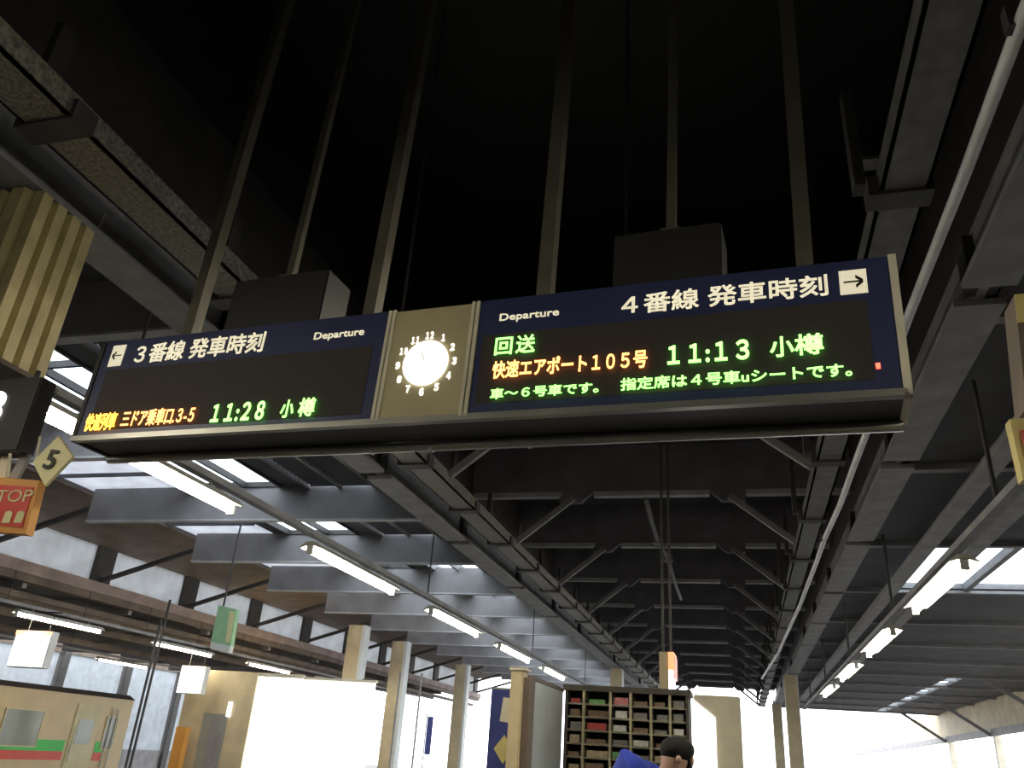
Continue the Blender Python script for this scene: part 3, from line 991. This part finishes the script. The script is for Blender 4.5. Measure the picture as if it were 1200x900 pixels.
for r_, line in enumerate(plan):
    for c_, cname in enumerate(line.split()):
        x0, x1 = cols[c_] + .025, cols[c_ + 1] - .025
        if c_ == 0:
            x0 += .02
        if c_ == 5:
            x1 -= .02
        z0 = zs[r_] + .0085
        h = random.uniform(.035, .075)
        sx = random.uniform(.7, .96)
        xm = x0 + (x1 - x0) * random.uniform(0, 1 - sx)
        bk = thing('magazine_bundle', '%s paper bundle in the %s row, %s column of the pigeonhole rack' % (cname, rown[r_], coln[c_]),
                   'paper', (xm, YR + .03, z0), None, 'papers in the pigeonhole rack')
        x1b = xm + (x1 - x0) * sx
        MB().box(xm, x1b, YR + .03, YR + .27, z0, z0 + h * .75).build('pages', M['white'] if cname != 'white' else pm['tan'], bk)
        MB().box(xm - .004, x1b + .004, YR + .024, YR + .272, z0 + h * .75, z0 + h * .9).box(xm - .004, x1b + .004, YR + .022, YR + .029, z0 + .002, z0 + h * .8).build('cover', pm[cname], bk)

# white side board and beige post left of the rack
pa = at(619, 795, 6.7)
pb = at(660, 812, 7.95)
zt = pa.z
wb = thing('white_board', 'large pale blue-white board standing left of the pigeonhole rack', 'board', ((pa.x + pb.x) / 2, 7.3, 0))
nx = Vector((.04, 0, 0))
MB().hexa([(pa.x - .04, 6.7, .05), (pa.x, 6.7, .05), (pb.x, 7.95, .05), (pb.x - .04, 7.95, .05),
           (pa.x - .04, 6.7, zt), (pa.x, 6.7, zt), (pb.x, 7.95, zt), (pb.x - .04, 7.95, zt)]).build('panel', M['board'], wb)
MB().bar((pa.x - .02, 6.7, zt + .015), (pb.x - .02, 7.95, zt + .015), .06, .03).build('top_trim', M['brown'], wb)
for q in ((pa.x - .02, 6.75), (pb.x - .02, 7.9)):
    MB().box(q[0] - .03, q[0] + .03, q[1] - .04, q[1] + .04, 0, .05).build('foot', M['brown'], wb)
xa, xb = at(598, 830, 6.5).x, at(613, 830, 6.5).x
pz = at(606, 786, 6.5).z
ps = thing('post', 'beige post standing between the blue poster and the pale board', 'post', ((xa + xb) / 2, 6.5, 0))
MB().box(xa, xb, 6.45, 6.6, 0, pz).build('shaft', M['beige'], ps, bevel=.01)
MB().box(xb, xb + .05, 6.48, 6.66, 0, pz - .05).build('side_strip', M['brown'], ps)
MB().box(xa - .01, xb + .02, 6.44, 6.62, pz, pz + .02).build('cap', M['cream'], ps)

xa, xb = at(574, 840, 7.0).x, at(600, 840, 7.0).x
pz = at(588, 808, 7.0).z
bp = thing('poster_board', 'dark blue poster board with a yellow diamond beside the beige post', 'poster', ((xa + xb) / 2, 7.0, 0))
MB().box(xa, xb, 7.0, 7.05, .0, pz).build('board', M['blue'], bp)
MB().box(xa - .012, xb + .012, 6.995, 7.055, pz, pz + .015).build('frame_rail', M['alu'], bp)
c = at(590, 878, 6.99)
MB().prism([c + Vector((-.085, 0, 0)), c + Vector((0, 0, -.11)), c + Vector((.072, 0, 0)), c + Vector((0, 0, .11))], (0, .008, 0)).build('yellow_diamond', M['yellow'], bp)
c = at(593, 832, 6.99)
MB().prism([c + Vector((-.05, 0, -.09)), c + Vector((.05, 0, -.10)), c + Vector((.055, 0, .09)), c + Vector((-.03, 0, .10))], (0, .008, 0)).build('note', M['cream'], bp)

xa, xb = xr1 + .035, at(869, 850, 8.1).x
pz = at(840, 815, 8.1).z
cb = thing('cabinet', 'beige cabinet right of the rack with a sun patch painted as a glow', 'cabinet', ((xa + xb) / 2, 8.3, 0))
MB().box(xa, xb, 8.1, 8.6, 0, pz).build('body', M['cream'], cb, bevel=.01)
MB().prism([at(810, 818, 8.09), at(838, 841, 8.09), Vector((at(838, 850, 8.09).x, 8.09, .2)), Vector((at(811, 850, 8.09).x, 8.09, .2))], (0, .01, 0)).build('painted_sun_patch', M['whiteglow'], cb)  # slanted sun patch on the cabinet, drawn as an emissive sheet

# orange hanging lit sign above the rack
a, b = at(773, 810, 10.0), at(783, 764, 10.0)
hs = thing('hanging_sign', 'upright hanging sign with an orange-white glowing face above the rack', 'sign', (a.x, 10, a.z))
xq = at(790, 790, 10.0).x
MB().box(a.x, b.x, 10, 10.5, a.z, b.z).build('side_panel', M['beige'], hs)
MB().box(b.x, xq - .02, 10.0, 10.45, a.z, b.z - .02).build('lit_face', M['whiteglow'], hs)
MB().box(b.x, xq, 9.99, 10.46, b.z - .2, b.z).build('orange_band', M['litorange'], hs)
MB().box(xq - .02, xq + .01, 10.02, 10.4, a.z + .15, b.z - .04).build('red_edge', M['litred'], hs)
for x in (a.x + .03, xq - .05):
    MB().tube([(x, 10.2, b.z), (x, 10.2, 6.5)], .014, 8).build('hanger_rod', M['darksteel'], hs)

# ================================================================== PERSON
YP = 5.0
hc = at(794, 883, YP)
pz0 = hc.x
pn = thing('person', 'dark-haired person in a bright blue jacket stooping before the rack', 'person', (hc.x - .1, YP, 0))


def skin_mesh(name, verts, edges, radii, m, parent, sub=2, root=0):
    me = bpy.data.meshes.new(name)
    me.from_pydata([Vector(v) for v in verts], edges, [])
    o = bpy.data.objects.new(name, me)
    C.objects.link(o)
    o.parent = parent
    md = o.modifiers.new('Skin', 'SKIN')
    sv = me.skin_vertices[0].data
    for i, r in enumerate(radii):
        sv[i].radius = r if isinstance(r, tuple) else (r, r)
    for i in range(len(verts)):
        sv[i].use_root = (i == root)
    sb = o.modifiers.new('Sub', 'SUBSURF')
    sb.levels = sb.render_levels = sub
    dg = bpy.context.evaluated_depsgraph_get()
    nm = bpy.data.meshes.new_from_object(o.evaluated_get(dg))
    o.modifiers.clear()
    o.data = nm
    bpy.data.meshes.remove(me)
    nm.materials.clear()
    nm.materials.append(m)
    for p in nm.polygons:
        p.use_smooth = True
    return o


# body: pelvis root, legs, torso, neck, head, arms with hands
V, E, Rr = [], [], []


def pv(p, r, prev=None):
    V.append(p)
    Rr.append(r)
    if prev is not None:
        E.append((prev, len(V) - 1))
    return len(V) - 1


hx = hc.x - (hc.x - .1)
pel = pv((-.08, .02, .95), .13)
wa = pv((-.09, .03, 1.12), .125, pel)
ch = pv((-.08, .03, 1.34), .14, wa)
nk = pv((.02, -.01, 1.50), .055, ch)
hd0 = pv((.07, -.04, 1.58), .07, nk)
hd = pv((.10, -.05, 1.655), .082, hd0)
ht = pv((.10, -.03, 1.70), .05, hd)
for s in (-1, 1):
    hp = pv((-.08 + s * .10, .02, .88), .10, pel)
    kn = pv((-.07 + s * .11, -.02, .48), .062, hp)
    an = pv((-.08 + s * .11, .03, .09), .042, kn)
    pv((-.07 + s * .12, -.14, .04), .038, an)
    sh_ = pv((-.07 + s * .18, .03, 1.42), .065, ch)
    el = pv((-.04 + s * .24, -.02, 1.14), .044, sh_)
    wr = pv((0 + s * .21, -.20, 1.00), .028, el)
    pm_ = pv((0 + s * .20, -.27, .98), .034, wr)
    for k in range(4):
        f0 = pv((s * .20 + (k - 1.5) * .021, -.325, .975), .010, pm_)
        f1 = pv((s * .20 + (k - 1.5) * .022, -.358 + abs(k - 1.4) * .006, .957), .009, f0)
        pv((s * .20 + (k - 1.5) * .022, -.368 + abs(k - 1.4) * .008, .932), .008, f1)
    t0_ = pv((s * .20 - s * .045, -.275, .965), .011, pm_)
    pv((s * .20 - s * .055, -.315, .945), .009, t0_)
skin_mesh('body', V, E, Rr, M['skin'], pn)
# nose, ears
MB().ball((.115, -.135, 1.635), .016, 1, 1.2, 1.3).build('nose', M['skin'], pn, True, smooth=True)
for ex_ in (.02, .18):
    MB().ball((ex_, -.04, 1.635), .022, .5, .8, 1.3).build('ear', M['skin'], pn, True, smooth=True)
hr = MB()
hr.ball((.10, -.035, 1.685), .098, .98, 1.02, .72)
hr.ball((.095, .0, 1.64), .092, .98, .85, .95)
hr.build('hair', M['hair'], pn, True, smooth=True)
# jacket with a hunched back and sleeves
V, E, Rr = [], [], []
a = pv((-.09, .03, .90), .15)
b = pv((-.10, .04, 1.12), .155, a)
c = pv((-.10, .05, 1.36), .175, b)
d = pv((-.14, .05, 1.57), .15, c)
pv((-.02, .02, 1.50), .085, d)
for s in (-1, 1):
    x = pv((-.07 + s * .19, .03, 1.44), .085, c)
    y = pv((-.04 + s * .25, -.02, 1.14), .060, x)
    pv((0 + s * .215, -.19, 1.01), .046, y)
skin_mesh('jacket', V, E, Rr, M['jacket'], pn)
V, E, Rr = [], [], []
a = pv((-.08, .02, .95), .145)
for s in (-1, 1):
    x = pv((-.08 + s * .10, .02, .86), .115, a)
    y = pv((-.07 + s * .11, -.02, .48), .080, x)
    pv((-.08 + s * .11, .03, .10), .065, y)
skin_mesh('trousers', V, E, Rr, M['trousers'], pn)
for s in (-1, 1):
    MB().box(-.08 + s * .115 - .05, -.08 + s * .115 + .05, -.19, .08, 0, .075).build('shoe', M['black'], pn, True, bevel=.02)
